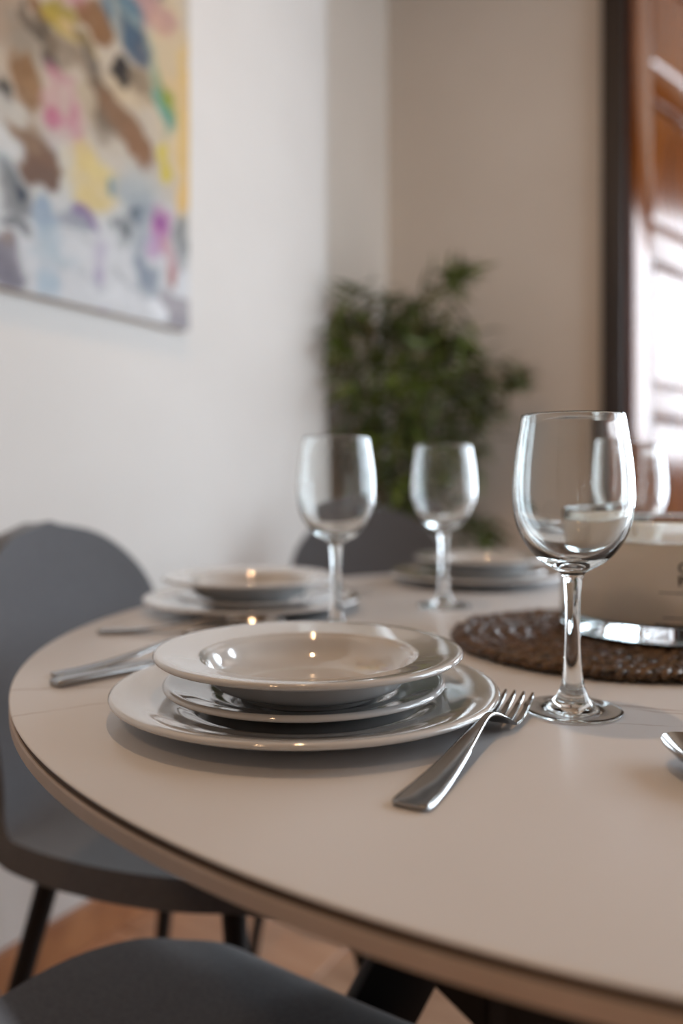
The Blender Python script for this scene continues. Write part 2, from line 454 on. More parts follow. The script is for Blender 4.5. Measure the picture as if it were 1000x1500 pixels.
for (a, b), (c, d) in zip(rails, rails[1:]):
    z0, z1 = b, c
    x0, x1 = 0.117, DW-0.117
    bm = bmesh.new()                                  # raised and fielded panel
    dbox(bm, x0-0.002, x1+0.002, z0-0.002, z1+0.002, -0.008, 0.008, 0.0)
    for sgn in (-1, 1):
        outer, inner = 0.014, 0.030
        zo = sgn*0.007; zi = sgn*0.0145
        A = [(x0+outer, z0+outer), (x1-outer, z0+outer), (x1-outer, z1-outer), (x0+outer, z1-outer)]
        B = [(x0+inner, z0+inner), (x1-inner, z0+inner), (x1-inner, z1-inner), (x0+inner, z1-inner)]
        va = [bm.verts.new((x, zo, z)) for x, z in A]; vb = [bm.verts.new((x, zi, z)) for x, z in B]
        for k in range(4): bm.faces.new((va[k], va[(k+1) % 4], vb[(k+1) % 4], vb[k]))
        bm.faces.new(vb)
    finish('panel', bm, M_MAHOG, door, smooth=False)
    bm = bmesh.new()                                  # bolection moulding round the panel
    for sgn in (-1, 1):
        y = sgn*0.0165
        r = 0.0042
        for p, q in (((x0+r, z0+r), (x1-r, z0+r)), ((x1-r, z0+r), (x1-r, z1-r)), ((x1-r, z1-r), (x0+r, z1-r)), ((x0+r, z1-r), (x0+r, z0+r))):
            tube(bm, [(p[0], y, p[1]), (q[0], y, q[1])], r, 8)
    finish('moulding', bm, M_MAHOG, door)
bm = bmesh.new()
for sgn in (-1, 1):
    tube(bm, [(DW-0.06, sgn*0.02, 1.03), (DW-0.06, sgn*0.065, 1.03), (DW-0.08, sgn*0.07, 1.03), (DW-0.17, sgn*0.07, 1.03)], 0.009, 10)
    add_box(bm, (DW-0.06, sgn*0.024, 1.03), (0.045, 0.006, 0.16), None, 0.002)
h = finish('handle', bm, M_STEEL, door); h['label'] = 'steel door handle'

# ceiling downlight and added warm fill lamp (outside the frame, they light the table and sparkle in glass and glaze)
M_BULB = emission('warm_bulb', WARM, 60.0)
for L, lr, power, lab in LAMPS:
    t = thing('ceiling_lamp_and_fill', lab, 'lamp', (L.x, L.y, H), 0)
    dp = 0.016 if lr < 0.1 else 0.07
    bm = bmesh.new(); lathe(bm, [(lr, -0.001), (lr*1.25, -0.001), (lr*1.25, -dp*0.75), (lr*1.15, -dp), (lr*1.04, -dp*0.9), (lr, -dp*0.3)], 48)
    finish('trim_ring', bm, M_BULBTRIM, t)
    l = bpy.data.lights.new('bulb_or_fill_light', 'AREA'); l.shape = 'DISK'; l.size = lr*2; l.energy = power; l.color = WARM
    o = bpy.data.objects.new('bulb_or_fill_light', l); link(o, t); o.location = (0, 0, -dp-0.002)

# ------------------------------------------------------------------ painting on the left wall
T0, T1, PZ0, PZ1 = 0.62, 2.0, 1.247, 2.35
def px_to_wall(px, py, n=N_LEFT+0.03):
    d = Vector(((px-500)/F, 1.0, -(py-HZ)/F))
    t = n/ d.dot(NX)
    p = d*t
    return p.dot(MX), CZ+p.z
T1 = px_to_wall(279, 400)[0]
paint = thing('painting', 'unframed abstract canvas with brown leaf shapes and pink and yellow dabs', 'painting', W(N_LEFT, (T0+T1)/2, PZ0), ROT)
TC = (T0+T1)/2
# strokes: image-measured centre px,py, half sizes px, angle (deg, clockwise from horizontal), colour, opacity, hardness
def s(h):
    h = h.lstrip('#'); return tuple((int(h[i:i+2], 16)/255)**2.2 for i in (0, 2, 4))
S = [
 # broad grounds
 (60, 60, 150, 110, 0, 'b9a48c', .8, 1), (200, 120, 110, 130, 0, 'c6b8a4', .8, 1), (120, 330, 200, 90, 5, 'c9cccd', .9, 1),
 (180, 420, 160, 60, 8, 'd3d5d8', .9, 1), (30, 240, 60, 50, 0, 'c4c1ba', .8, 1), (60, 420, 90, 60, 0, 'ccced1', .7, 1),
 (250, 90, 24, 110, 0, 'd3bb93', .75, 2), (272, 200, 12, 110, 0, 'dfba74', .95, 2), (235, 130, 22, 60, 70, 'd6b888', .7, 1),
 (268, 290, 9, 30, 0, 'e0b873', .9, 2), (225, 20, 22, 34, 60, 'b98a88', .8, 2), (235, 40, 16, 14, 0, 'c9a48e', .6, 1),
 # upper left tans and greys
 (20, 30, 30, 40, 30, '9b8570', .8, 1), (38, 55, 22, 32, 20, '8f8474', .7, 2), (60, 8, 26, 12, 25, '85603f', .95, 4),
 (48, 30, 30, 6, 50, '4d4034', .7, 2), (72, 52, 24, 12, 55, '4b3e2d', .85, 2), (95, 22, 20, 24, 30, '9c8a3c', .95, 2),
 (100, 40, 22, 12, 30, 'b59c45', .8, 2), (120, 52, 26, 9, 20, 'b99b52', .8, 2), (105, 40, 14, 8, 20, 'c8ac83', .8, 2),
 (138, 22, 20, 28, -35, '87603d', 1, 5), (150, 30, 14, 18, -20, '8a6544', 1, 5),
 (104, 78, 30, 14, 15, '7d6a55', .8, 2), (80, 88, 13, 10, 0, '3f342d', .9, 2), (135, 82, 12, 30, -30, '5e5145', .8, 2),
 (150, 130, 14, 12, 0, '7c6b58', .6, 2),
 (182, 15, 26, 30, 20, '5c7786', .95, 2), (192, 32, 14, 16, 0, '9aa79f', .7, 2), (200, 60, 18, 26, -25, '4c5868', 1, 3), (186, 48, 12, 26, 0, '4e6274', .9, 2),
 (172, 20, 6, 40, 0, 'b9b6a4', .5, 2),
 (184, 106, 17, 18, -25, '2e2723', 1, 4), (212, 122, 20, 22, -20, '877560', .85, 2),
 (43, 120, 24, 34, -15, '8a6745', 1, 6), (58, 132, 12, 22, -10, '96724e', .9, 4), (5, 138, 9, 20, -20, '3c3833', .95, 3),
 (92, 108, 20, 12, 10, 'b5808b', .8, 2), (88, 104, 12, 6, 25, 'a84a62', .7, 1), (98, 160, 26, 46, 0, 'c39d9b', .85, 2),
 (82, 178, 9, 12, -20, 'b55f7c', .8, 2), (112, 172, 7, 18, 20, 'bb7b8b', .7, 2), (96, 190, 18, 6, 0, 'bf7f92', .6, 2), (98, 152, 10, 22, 0, 'c2aa9f', .8, 2),
 (160, 155, 26, 30, -25, '6f5b46', .95, 3), (185, 180, 24, 40, -42, '86654a', 1, 4), (205, 212, 16, 26, -25, '8b6547', 1, 5), (150, 180, 14, 22, -20, '7e7060', .6, 1),
 (130, 140, 8, 30, -10, 'bba98f', .8, 2),
 (242, 140, 7, 34, -20, '6e7f36', .95, 2), (240, 160, 8, 26, -10, '67a394', .9, 2), (250, 150, 5, 20, -10, '8f9a3a', .9, 2), (248, 178, 7, 16, -10, '4f9185', .7, 2), (228, 100, 8, 30, -15, 'a3b09c', .6, 1),
 (243, 232, 9, 24, 3, 'd0bb3e', .95, 3), (258, 215, 8, 50, 0, 'd6c4a4', .6, 1),
 (38, 185, 30, 20, 10, '9a7f62', .85, 2), (60, 235, 30, 40, -12, '775a48', 1, 6), (66, 260, 22, 22, -10, '6e5547', .9, 4), (40, 200, 22, 14, 0, '8c7058', .8, 2),
 (20, 160, 26, 14, 10, 'c4beb4', .8, 2), (10, 215, 22, 18, 0, 'd2d2cf', .9, 2), (8, 245, 18, 16, 10, 'aab6bb', .7, 1),
 (125, 225, 12, 20, 0, 'd9c07a', .9, 2), (140, 265, 32, 32, 0, 'd6bf85', .9, 1), (150, 245, 20, 12, 0, 'd9c688', .7, 1), (130, 290, 20, 12, 0, 'd3bc7c', .7, 1),
 (160, 273, 6, 10, -15, '4f8390', .95, 2), (200, 285, 30, 26, 0, '9fa9af', .9, 1), (210, 262, 26, 18, 0, 'b3b7b6', .7, 1), (186, 330, 10, 34, 20, '8c9295', .7, 1),
 (25, 285, 20, 32, -15, '77797b', .9, 2), (31, 272, 8, 12, -25, '333b49', .95, 2), (22, 325, 26, 7, 20, '5f6265', .85, 2), (40, 335, 16, 5, 10, '6e7072', .7, 2),
 (12, 375, 20, 34, 0, '807b84', .95, 2), (6, 345, 12, 14, 0, '97877e', .8, 2), (15, 400, 16, 20, 0, '75717d', .8, 2),
 (68, 315, 16, 18, -20, '8b9fb3', .9, 2), (78, 350, 12, 24, -15, 'a9b9c4', .8, 1), (80, 375, 24, 12, 0, 'b4c1c9', .8, 1), (75, 415, 14, 20, 0, 'a2b7c7', .8, 1),
 (112, 322, 22, 16, 0, '8a8f9b', .85, 2), (128, 312, 10, 13, -35, '7f6591', .9, 2), (140, 328, 6, 10, -30, '8d78a0', .8, 2),
 (146, 380, 10, 24, 0, 'b7aec2', .7, 1), (146, 400, 9, 8, 0, 'a396b4', .7, 2),
 (202, 310, 9, 14, -30, '4a5463', .9, 2), (180, 332, 9, 10, 0, '5d6469', .85, 2), (215, 320, 16, 14, 0, '87939d', .7, 1), (208, 365, 10, 40, 5, '97a0aa', .8, 1), (215, 400, 14, 16, 0, '7b8797', .85, 2), (222, 425, 12, 22, -20, '8e99a5', .7, 1),
 (240, 345, 13, 30, 6, 'b57aa7', .95, 2), (238, 330, 7, 10, 0, '8f4f91', .9, 2), (234, 365, 14, 10, 0, 'bb9bc0', .7, 1), (252, 385, 9, 30, 0, 'c49aa0', .85, 2), (252, 408, 7, 12, 0, 'b07f76', .8, 2),
 (270, 345, 9, 22, 0, '85898b', .9, 2), (268, 375, 7, 16, 0, 'a6a9ab', .7, 1), (272, 420, 8, 24, 0, 'dfe2e6', .8, 1),
 (255, 445, 18, 14, 20, '9d969c', .85, 2), (262, 470, 22, 10, 12, '8f8a92', .85, 2), (230, 452, 13, 14, 0, 'e9ecf0', 1, 3), (180, 440, 40, 10, 12, 'dcdee1', .8, 1),
 (195, 420, 26, 3, 15, '9fa3a8', .6, 2), (120, 400, 40, 4, 12, 'b7bcc1', .5, 2), (110, 350, 30, 4, 15, 'aeb2b5', .5, 2), (155, 455, 9, 6, 0, 'c3bdd3', .7, 1),
 # continuation outside the frame
 (-70, 120, 40, 60, -20, '85654a', 1, 4), (-120, 250, 40, 50, 10, '8b8f93', .9, 2), (-60, 330, 30, 30, 0, 'd0b878', .9, 2), (-150, 60, 40, 60, 20, '5f7785', .9, 2),
 (-140, 400, 60, 30, 0, 'c2c5c9', .9, 1), (-30, -60, 30, 40, -20, '8a6745', 1, 5), (90, -70, 40, 50, 0, 'b9808b', .8, 2), (200, -60, 40, 40, 20, '4c5868', 1, 3), (140, -160, 50, 40, -30, '86654a', 1, 5),
]
NU, NV = 230, 200
us = np.linspace(T0, T1, NU); zs = np.linspace(PZ0, PZ1, NV)
U, V = np.meshgrid(us, zs)
rng = np.random.RandomState(3)
def vnoise(X, Y, f, seed):
    r = np.random.RandomState(seed); G = r.rand(80, 80)
    x = (X*f) % 79; y = (Y*f) % 79
    xi = x.astype(int); yi = y.astype(int); fx = x-xi; fy = y-yi
    fx = fx*fx*(3-2*fx); fy = fy*fy*(3-2*fy)
    return (G[yi, xi]*(1-fx)*(1-fy)+G[yi, (xi+1) % 80]*fx*(1-fy)+G[(yi+1) % 80, xi]*(1-fx)*fy+G[(yi+1) % 80, (xi+1) % 80]*fx*fy)
wobu = (vnoise(U, V, 26, 1)-.5)*0.028 + (vnoise(U, V, 70, 2)-.5)*0.010
wobv = (vnoise(U, V, 22, 3)-.5)*0.034 + (vnoise(U, V, 60, 4)-.5)*0.014
C = np.zeros((NV, NU, 3)) + np.array(s('c4bdb3'))
low = np.clip((1.55-V)/0.25, 0, 1)[..., None]
C = C*(1-low) + np.array(s('c8cacd'))*low
for (px, py, hx, hy, ang, col, op, hard) in S:
    u0, z0 = px_to_wall(px, py)
    ua, _ = px_to_wall(px+1, py); _, zb = px_to_wall(px, py+1)
    ku, kz = abs(ua-u0), abs(zb-z0)
    du = (U+wobu-u0)/ku; dv = -(V+wobv-z0)/kz
    a = math.radians(ang); ca, sa = math.cos(a), math.sin(a)
    x = du*ca+dv*sa; y = -du*sa+dv*ca
    r = (np.abs(x/(hx*1.17))**2 + np.abs(y/(hy*1.17))**2)
    w = 1/(1+np.exp((r-1)*(1.8+hard*1.9)))*op
    w = w*(0.82+0.36*vnoise(U+V*.3, V, 55, int(px*7+py) % 999+5)).clip(0, 1.1)
    w = np.clip(w, 0, 1)[..., None]
    C = C*(1-w)+np.array(s(col))*w
C = C*0.80
C *= (0.94+0.12*vnoise(U, V, 90, 77))[..., None]
C = np.clip(C, 0, 1)
bm = bmesh.new()
th = 0.026
grid = [[bm.verts.new((us[i]-TC, -th - 0.0012*float(vnoise(U[j:j+1, i:i+1], V[j:j+1, i:i+1], 75, 9)[0, 0]), zs[j]-PZ0)) for i in range(NU)] for j in range(NV)]
for j in range(NV-1):
    for i in range(NU-1):
        bm.faces.new((grid[j][i], grid[j][i+1], grid[j+1][i+1], grid[j+1][i]))
M_PAINT, nt, p = new_mat('acrylic_paint_on_canvas')
at = N(nt, 'ShaderNodeAttribute'); at.attribute_name = 'paint'
nt.links.new(at.outputs['Color'], p.inputs['Base Color']); p.inputs['Roughness'].default_value = 0.6
p.inputs['Specular IOR Level'].default_value = 0.3
noise_bump(nt, p, 350, 0.3, 0.0008)
canvas = finish('canvas', bm, M_PAINT, paint)
ca_ = canvas.data.color_attributes.new('paint', 'FLOAT_COLOR', 'POINT')
arr = np.ones((NV*NU, 4), dtype=np.float32); arr[:, :3] = C.reshape(-1, 3)
ca_.data.foreach_set('color', arr.ravel())
bm = bmesh.new(); L = T1-T0
add_box(bm, (0, -th/2-0.001, (PZ1-PZ0)/2), (L, th-0.002, PZ1-PZ0-0.0), None, 0.002)
M_CANVASEDGE = mottled('raw_canvas_edge', (0.42, 0.33, 0.25), (0.52, 0.42, 0.33), 120, 0.9, 0.3)
e = finish('stretcher', bm, M_CANVASEDGE, paint, angle=0.6)
# local +X of the painting runs along the wall; its front must face the room (+n)
# with rotation ROT local -Y points to +n

# ------------------------------------------------------------------ table
TX, TY, TR, TZ = 0.33, 0.83, 0.62, 0.75
table = thing('dining_table', 'round white ceramic-topped dining table with beige edge and black crossed legs', 'table', (TX, TY, 0))
bm = bmesh.new()
lathe(bm, [(0, TZ), (TR-0.0016, TZ), (TR-0.0006, TZ-0.0003), (TR-0.0001, TZ-0.0008), (TR-0.0002, TZ-0.0014), (0, TZ-0.0014)], 256)
finish('tabletop', bm, M_MARBLE, table, angle=0.9)
bm = bmesh.new(); lathe(bm, [(0, TZ-0.0014), (TR-0.0022, TZ-0.0014), (TR-0.0022, TZ-0.0066), (0, TZ-0.0066)], 256)
o = finish('shadow_gap_layer', bm, M_GAP, table, angle=0.6); o['label'] = 'dark brown layer drawing the shadow gap under the white top'  # the gap's shade is put into the brown of this layer
bm = bmesh.new(); lathe(bm, [(0, TZ-0.0066), (TR-0.0012, TZ-0.0066), (TR-0.0002, TZ-0.0075), (TR-0.0004, TZ-0.0148), (TR-0.002, TZ-0.0160), (0, TZ-0.0160)], 256)
finish('under_board', bm, M_BOARD, table, angle=0.6)
bm = bmesh.new(); lathe(bm, [(0, TZ-0.0160), (0.50, TZ-0.0160), (0.50, TZ-0.0220), (0, TZ-0.0220)], 64)
finish('mounting_plate', bm, M_BLACK, table, angle=0.6)
# four wide flat steel bars, each leaning from the rim of the plate across to the opposite foot
def flat_bar(p, q, width, thick, wdir):
    b = bmesh.new()
    p, q = Vector(p), Vector(q); d = (q-p).normalized()
    w = (Vector(wdir) - d*Vector(wdir).dot(d)).normalized(); t = d.cross(w).normalized()
    rot = Matrix((w, t, d)).transposed()
    add_box(b, (p+q)/2, (width, thick, (q-p).length), rot, 0.004, 2)
    return b
for sx in (-1, 1):
    for (xt, xf, y, wd) in ((-0.425, 0.222, -0.060, 0.098), (-0.160, -0.502, -0.098, 0.060)):
        finish('leg', flat_bar((-sx*xt, -sx*y, TZ-0.060), (-sx*xf, -sx*y, 0.042), wd, 0.032, (1, 0, 0)), M_BLACK, table, angle=0.5)
bm = bmesh.new()
add_box(bm, (0, 0, 0.4725), (0.42, 0.045, 0.175), Matrix.Rotation(math.atan2(0.08, 0.27), 3, 'Z'), 0.004)
finish('stretcher_beam', bm, M_BLACK, table, angle=0.5)

# ------------------------------------------------------------------ crockery
def prof_plate(R, well, h, foot, wall=0.0042, rimdrop=0.0):
    """R outer radius, well = radius where the flat centre ends, h rim height, foot radius"""
    base = 0.0045
    top = [(0, base), (well*0.7, base), (well*0.92, base+0.0006), (well, base+0.0022), (well+(R-well)*0.18, base+0.0055)]
    top += [(well+(R-well)*0.45, base+(h-base)*0.62), (R*0.90, h-0.0015), (R-0.004, h), (R-0.0012, h-0.0004), (R, h-0.0020)]
    bot = [(R-0.0008, h-0.0036), (R-0.004, h-0.0046), (R*0.90, h-0.0055), (well+(R-well)*0.45, base+(h-base)*0.62-0.0045), (well+(R-well)*0.15, 0.0026), (foot+0.004, 0.0018), (foot+0.0025, 0), (foot, 0), (foot-0.002, 0.002), (0, 0.0022)]
    return top+bot

def prof_soup(R, well, h):
    floor_r = well*0.70
    top = [(0, 0.0052), (floor_r*0.8, 0.0056), (floor_r, 0.0075), (well*0.86, 0.0135), (well*0.96, 0.0235), (well, h-0.0065), (well+0.0022, h-0.0045), (well+0.006, h-0.0036), (R-0.010, h-0.0005), (R-0.004, h), (R-0.0012, h-0.0004), (R, h-0.0020)]
    bot = [(R-0.0008, h-0.0036), (R-0.004, h-0.0046), (well+0.008, h-0.0082), (well+0.003, h-0.0115), (well*0.99, 0.0195), (well*0.90, 0.0095), (floor_r*1.02, 0.0035), (0.050, 0.0024), (0.0485, 0), (0.046, 0), (0.044, 0.0026), (0, 0.003)]
    return top+bot

def profile_mesh(name, prof, segs, mat, sub=4):
    pr = smooth_curve(prof, sub)
    pr = [(max(0.0, r), z) for r, z in pr]
    pr[0] = (0.0, pr[0][1]); pr[-1] = (0.0, pr[-1][1])
    b = bmesh.new(); lathe(b, pr, segs)
    me = bpy.data.meshes.new(name)
    bmesh.ops.recalc_face_normals(b, faces=b.faces[:])
    for f in b.faces: f.smooth = True
    b.to_mesh(me); b.free(); me.materials.append(mat)
    return me
ME_DINNER = profile_mesh('dinner_plate', prof_plate(0.1350, 0.085, 0.0172, 0.070), 128, M_PLATE)
ME_SIDE = profile_mesh('side_plate', prof_plate(0.0990, 0.060, 0.0162, 0.050), 128, M_PLATE)
ME_SOUP = profile_mesh('soup_plate', prof_soup(0.1080, 0.0745, 0.0322), 128, M_PLATE)

def lone(name, me, loc, label, cat, group=None, rot=(0, 0, 0)):
    o = bpy.data.objects.new(name, me); link(o); o.location = loc; o.rotation_euler = rot
    return tag(o, label, cat, group)

SETS = [((-0.0250, 0.5745), 'front setting nearest the camera', (-.001, .002), (0.002, 0.0)),
        ((-0.1120, 1.020), 'left rear setting beside the grey chair', (0.006, 0.0), (-.002, -.002)),
        ((0.2136, 1.290), 'far setting in front of the bamboo plant', (0.008, 0.002), (0.010, 0.0))]
for (x, y), where, d1, d2 in SETS:
    lone('dinner_plate', ME_DINNER, (x, y, TZ+0.0004), 'large dinner plate under the stack, ' + where, 'plate', 'stacked place settings')
    lone('side_plate', ME_SIDE, (x+d1[0], y+d1[1], TZ+0.0052), 'middle plate of the stack, ' + where, 'plate', 'stacked place settings')
    lone('soup_plate', ME_SOUP, (x+d2[0], y+d2[1], TZ+0.0110), 'deep plate topping the stack, ' + where, 'plate', 'stacked place settings')

# ------------------------------------------------------------------ wine glasses
K = 0.0004756
outer = [(0.0330, 0.0008), (0.0334, 0.0016), (0.0330, 0.0023), (0.026, 0.0030), (0.018, 0.0046), (0.0120, 0.0090), (0.0088, 0.0160), (0.0070, 0.025), (0.0058, 0.038),
         (0.0052, 0.055), (0.0052, 0.072), (0.0058, 0.085), (0.0070, 0.093), (0.0100, 0.0975), (0.0175, 0.1015), (0.0240, 0.1060), (0.0310, 0.1140), (0.0362, 0.1230), (0.0395, 0.1330),
         (0.0411, 0.1440), (0.0413, 0.1530), (0.0406, 0.1660), (0.0392, 0.1790), (0.0372, 0.1920), (0.0351, 0.2050)]
inner = [(0.0344, 0.2060), (0.0336, 0.2050), (0.0355, 0.1920), (0.0373, 0.1790), (0.0386, 0.1660), (0.0391, 0.1530), (0.0387, 0.1440), (0.0369, 0.1340), (0.0332, 0.1248), (0.0280, 0.1170), (0.0212, 0.1106), (0.0136, 0.1066), (0.0060, 0.1042), (0, 0.1040)]
prof = [(0, 0.0022), (0.010, 0.0018), (0.024, 0.0009), (0.0315, 0.0004)] + outer + inner
ME_GLASS = profile_mesh('wine_glass', prof, 96, M_GLASS, 3)
for (x, y, z), label in (((0.161, 0.566, TZ), 'sharp empty wine glass nearest the camera, right of the fork and plate stack'),
                      ((-0.0055, 0.845, TZ), 'blurred empty wine glass behind the front plate stack, left of the other far glass'),
                      ((0.1305, 1.038, TZ), 'blurred empty wine glass before the far plate stack and bamboo plant'),
                      ((0.3600, 1.010, TZ), 'blurred empty wine glass behind the candle, in front of the mahogany door')):
    lone('wine_glass', ME_GLASS, (x, y, z), label, 'glass', 'stemmed wine glasses')

# ------------------------------------------------------------------ cutlery (local +Y from handle end to tip)
def strip(bm, st, n_close=True):
    """stations (y, z, halfwidth, thickness, dish): lofted bar with raised rims"""
    rings = []
    for (y, z, w, t, dsh) in st:
        rings.append([(-w, y, z+t*0.35), (-w*0.90, y, z+t*0.92), (-w*0.78, y, z+t), (-w*0.62, y, z+t-dsh), (0, y, z+t-dsh*1.25), (w*0.62, y, z+t-dsh), (w*0.78, y, z+t), (w*0.90, y, z+t*0.92),
                      (w, y, z+t*0.35), (w*0.85, y, z), (0, y, z-t*0.15), (-w*0.85, y, z)])
    loft(bm, rings)
def interp(st, n):
    return smooth_curve(st, n)
HANDLE = [(0.0, 0.0016, 0.0066, 0.0016, 0.0), (0.0010, 0.0010, 0.0092, 0.0024, 0.0002), (0.004, 0.0008, 0.0103, 0.0028, 0.0005), (0.012, 0.0008, 0.0104, 0.0028, 0.0006), (0.030, 0.0014, 0.0095, 0.0026, 0.0006), (0.055, 0.0036, 0.0078, 0.0025, 0.0005),
          (0.080, 0.0070, 0.0060, 0.0025, 0.0004), (0.102, 0.0108, 0.0043, 0.0026, 0.0001), (0.118, 0.0134, 0.0035, 0.0027, 0.0)]
def make_fork(label, loc, rz, group, tilt=0):
    t = thing('fork', label, 'fork', loc, rz, group)
    bm = bmesh.new()
    strip(bm, interp(HANDLE + [(0.128, 0.0136, 0.0042, 0.0025, 0), (0.135, 0.0116, 0.0072, 0.0022, 0.0001), (0.141, 0.0082, 0.0104, 0.0020, 0.0002), (0.146, 0.0050, 0.0121, 0.0018, 0.0003), (0.149, 0.0038, 0.0124, 0.0018, 0.0003), (0.1505, 0.0034, 0.0122, 0.0016, 0.0002)], 4))
    finish('handle', bm, M_STEEL, t, angle=1.2)
    for k in range(4):
        x0 = (k-1.5)*0.0067; x1 = (k-1.5)*0.0064
        bm = bmesh.new()
        pts = interp([(0.1480, 0.0038, 0.0024, x0), (0.158, 0.0030, 0.0023, x0), (0.168, 0.0042, 0.0022, x0*0.99), (0.180, 0.0070, 0.0020, x1), (0.190, 0.0100, 0.0017, x1), (0.1965, 0.0124, 0.0009, x1)], 3)
        rings = []
        for (y, z, w, x) in pts:
            hh = 0.0017 if y < 0.185 else 0.0012
            rings.append([(x-w, y, z+0.0003), (x-w*0.7, y, z+hh), (x+w*0.7, y, z+hh), (x+w, y, z+0.0003), (x+w*0.7, y, z), (x-w*0.7, y, z)])
        loft(bm, rings); finish('tine', bm, M_STEEL, t, angle=0.9)
    return t
def make_spoon(label, loc, rz, group):
    t = thing('spoon', label, 'spoon', loc, rz, group)
    bm = bmesh.new(); strip(bm, interp(HANDLE + [(0.128, 0.0130, 0.0036, 0.0022, 0), (0.134, 0.0112, 0.0045, 0.0016, 0.0)], 4))
    finish('handle', bm, M_STEEL, t, angle=1.2)
    bm = bmesh.new()                                   # egg-shaped bowl
    Lb, y0 = 0.066, 0.131
    def pt(r, a, off):
        yy = math.cos(a); xx = math.sin(a)
        wid = 0.0215*(1-0.10*yy)
        x = xx*wid*r; y = y0+Lb/2 - yy*Lb/2*r*-1
        z = 0.0010+0.0125*(r**2) + 0.002*max(0, -(yy))*r**3
        return (x, y, z+off)
    rings = []
    nA = 40
    rad = [0.02, 0.2, 0.4, 0.6, 0.75, 0.88, 0.96, 1.0]
    top = [[pt(r, 2*PI*k/nA, 0.0013) for k in range(nA)] for r in rad]
    bot = [[pt(r, 2*PI*k/nA, 0.0) for k in range(nA)] for r in reversed(rad)]
    loft(bm, top+bot); finish('bowl', bm, M_STEEL, t, angle=1.2)
    return t
def make_knife(label, loc, rz, group):
    t = thing('knife', label, 'knife', loc, rz, group)
    bm = bmesh.new(); strip(bm, interp([(0.0, 0.0014, 0.0062, 0.0024, 0), (0.0015, 0.0004, 0.0088, 0.0046, 0.0002), (0.010, 0.0001, 0.0094, 0.0056, 0.0003), (0.040, 0.0001, 0.0086, 0.0056, 0.0003), (0.075, 0.0002, 0.0072, 0.0050, 0.0002), (0.092, 0.0004, 0.0062, 0.0042, 0.0)], 4))
    finish('handle', bm, M_STEEL, t, angle=1.2)
    bm = bmesh.new()
    rings = []
    for (y, a, b) in interp([(0.088, -0.0058, 0.0056), (0.100, -0.0070, 0.0068), (0.130, -0.0088, 0.0074), (0.170, -0.0092, 0.0074), (0.195, -0.0070, 0.0068), (0.206, -0.0020, 0.0056), (0.2095, 0.0026, 0.0042)], 4):
        rings.append([(a, y, 0.0012), (a*0.6+b*0.4, y, 0.0020), (b, y, 0.0024), (b+0.0004, y, 0.0015), (b, y, 0.0006), (a*0.6+b*0.4, y, 0.0006)])
    loft(bm, rings); finish('blade', bm, M_STEEL, t, angle=0.8)
    return t
def heading(dx, dy): return math.atan2(-dx, dy)
make_fork('polished steel fork with tines up, in focus between plate stack and wine glass', (0.0325, 0.3950, TZ), heading(0.0900, 0.1700), 'steel forks')
make_fork('blurred fork handle end on the table beyond the left rear plates', (-0.125, 1.232, TZ), heading(0.92, -0.53), 'steel forks')
make_spoon('steel spoon handle left of the front plates, farther of two handles', (-0.2330, 0.6600, TZ), heading(0.60, 0.66), 'steel spoons')
make_knife('steel knife handle left of the front plates, nearer of two handles', (-0.2240, 0.6320, TZ), heading(0.60, 0.62), 'steel knives')
make_spoon('blurred steel handle at the table rim below the left rear plates', (-0.2560, 0.8560, TZ), heading(0.99, 0.02), 'steel spoons')
make_spoon('polished spoon bowl cut off by the right edge of the picture', (0.250, 0.283, TZ), heading(-0.30, 0.95), 'steel spoons')

# ------------------------------------------------------------------ woven placemat
mat_t = thing('woven_placemat', 'round dark brown braided seagrass mat under the candle', 'placemat', (0.270, 0.795, TZ+0.0012))
MATR = 0.158
def lobe(bm, c, ang, L, Wd, Hh, tw):
    ca, sa = math.cos(ang), math.sin(ang)
    rings = []
    for i in range(5):
        t = -1 + 2*i/4
        w = math.sqrt(max(0.0, 1-t*t*0.92))
        ring = []
        for k in range(6):
            a = 2*PI*k/6 + tw
            lx = t*L; ly = math.cos(a)*Wd*w + 0.15*Wd*math.sin(t*2); lz = math.sin(a)*Hh*w + 0.12*Hh*t
            ring.append((c[0]+lx*ca-ly*sa, c[1]+lx*sa+ly*ca, c[2]+lz))
        rings.append(ring)
    loft(bm, rings)
R = MATR-0.006
rows = []
while R > 0.012:
    rows.append(R); R -= 0.0150
for R in rows:
    bm = bmesh.new()
    cnt = max(6, int(2*PI*R/0.0080))
    for side in (-1, 1):
        for k in range(cnt):
            a = 2*PI*(k + (0.5 if side > 0 else 0))/cnt + random.uniform(-.01, .01)
            rr = R + side*0.0036 + random.uniform(-.0012, .0012)
            lobe(bm, (rr*math.cos(a), rr*math.sin(a), 0.0055+random.uniform(-.0010, .0016)), a+PI/2+side*random.uniform(.40, .80), 0.0092+random.uniform(-.0015, .0015), 0.0034, 0.0046+random.uniform(-.0006, .0010), random.random())
    finish('braid', bm, M_STRAW, mat_t, kind='stuff')
bm = bmesh.new()
for k in range(420):
    a = random.uniform(0, 2*PI); r = random.choice([MATR-0.002, random.uniform(0.09, MATR)])
    p = Vector((r*math.cos(a), r*math.sin(a), 0.0095 if r < MATR-0.01 else random.uniform(0.002, 0.009)))
    d = Vector((math.cos(a+random.uniform(-1.8, 1.8)), math.sin(a+random.uniform(-1.8, 1.8)), random.uniform(0, .35)))*random.uniform(.004, .011)
    tube(bm, [p, p+d*0.5+Vector((0, 0, 0.0012)), p+d], [0.00035, 0.0003, 0.00015], 4)
finish('stray_fibres', bm, M_FIBRE, mat_t, kind='stuff')

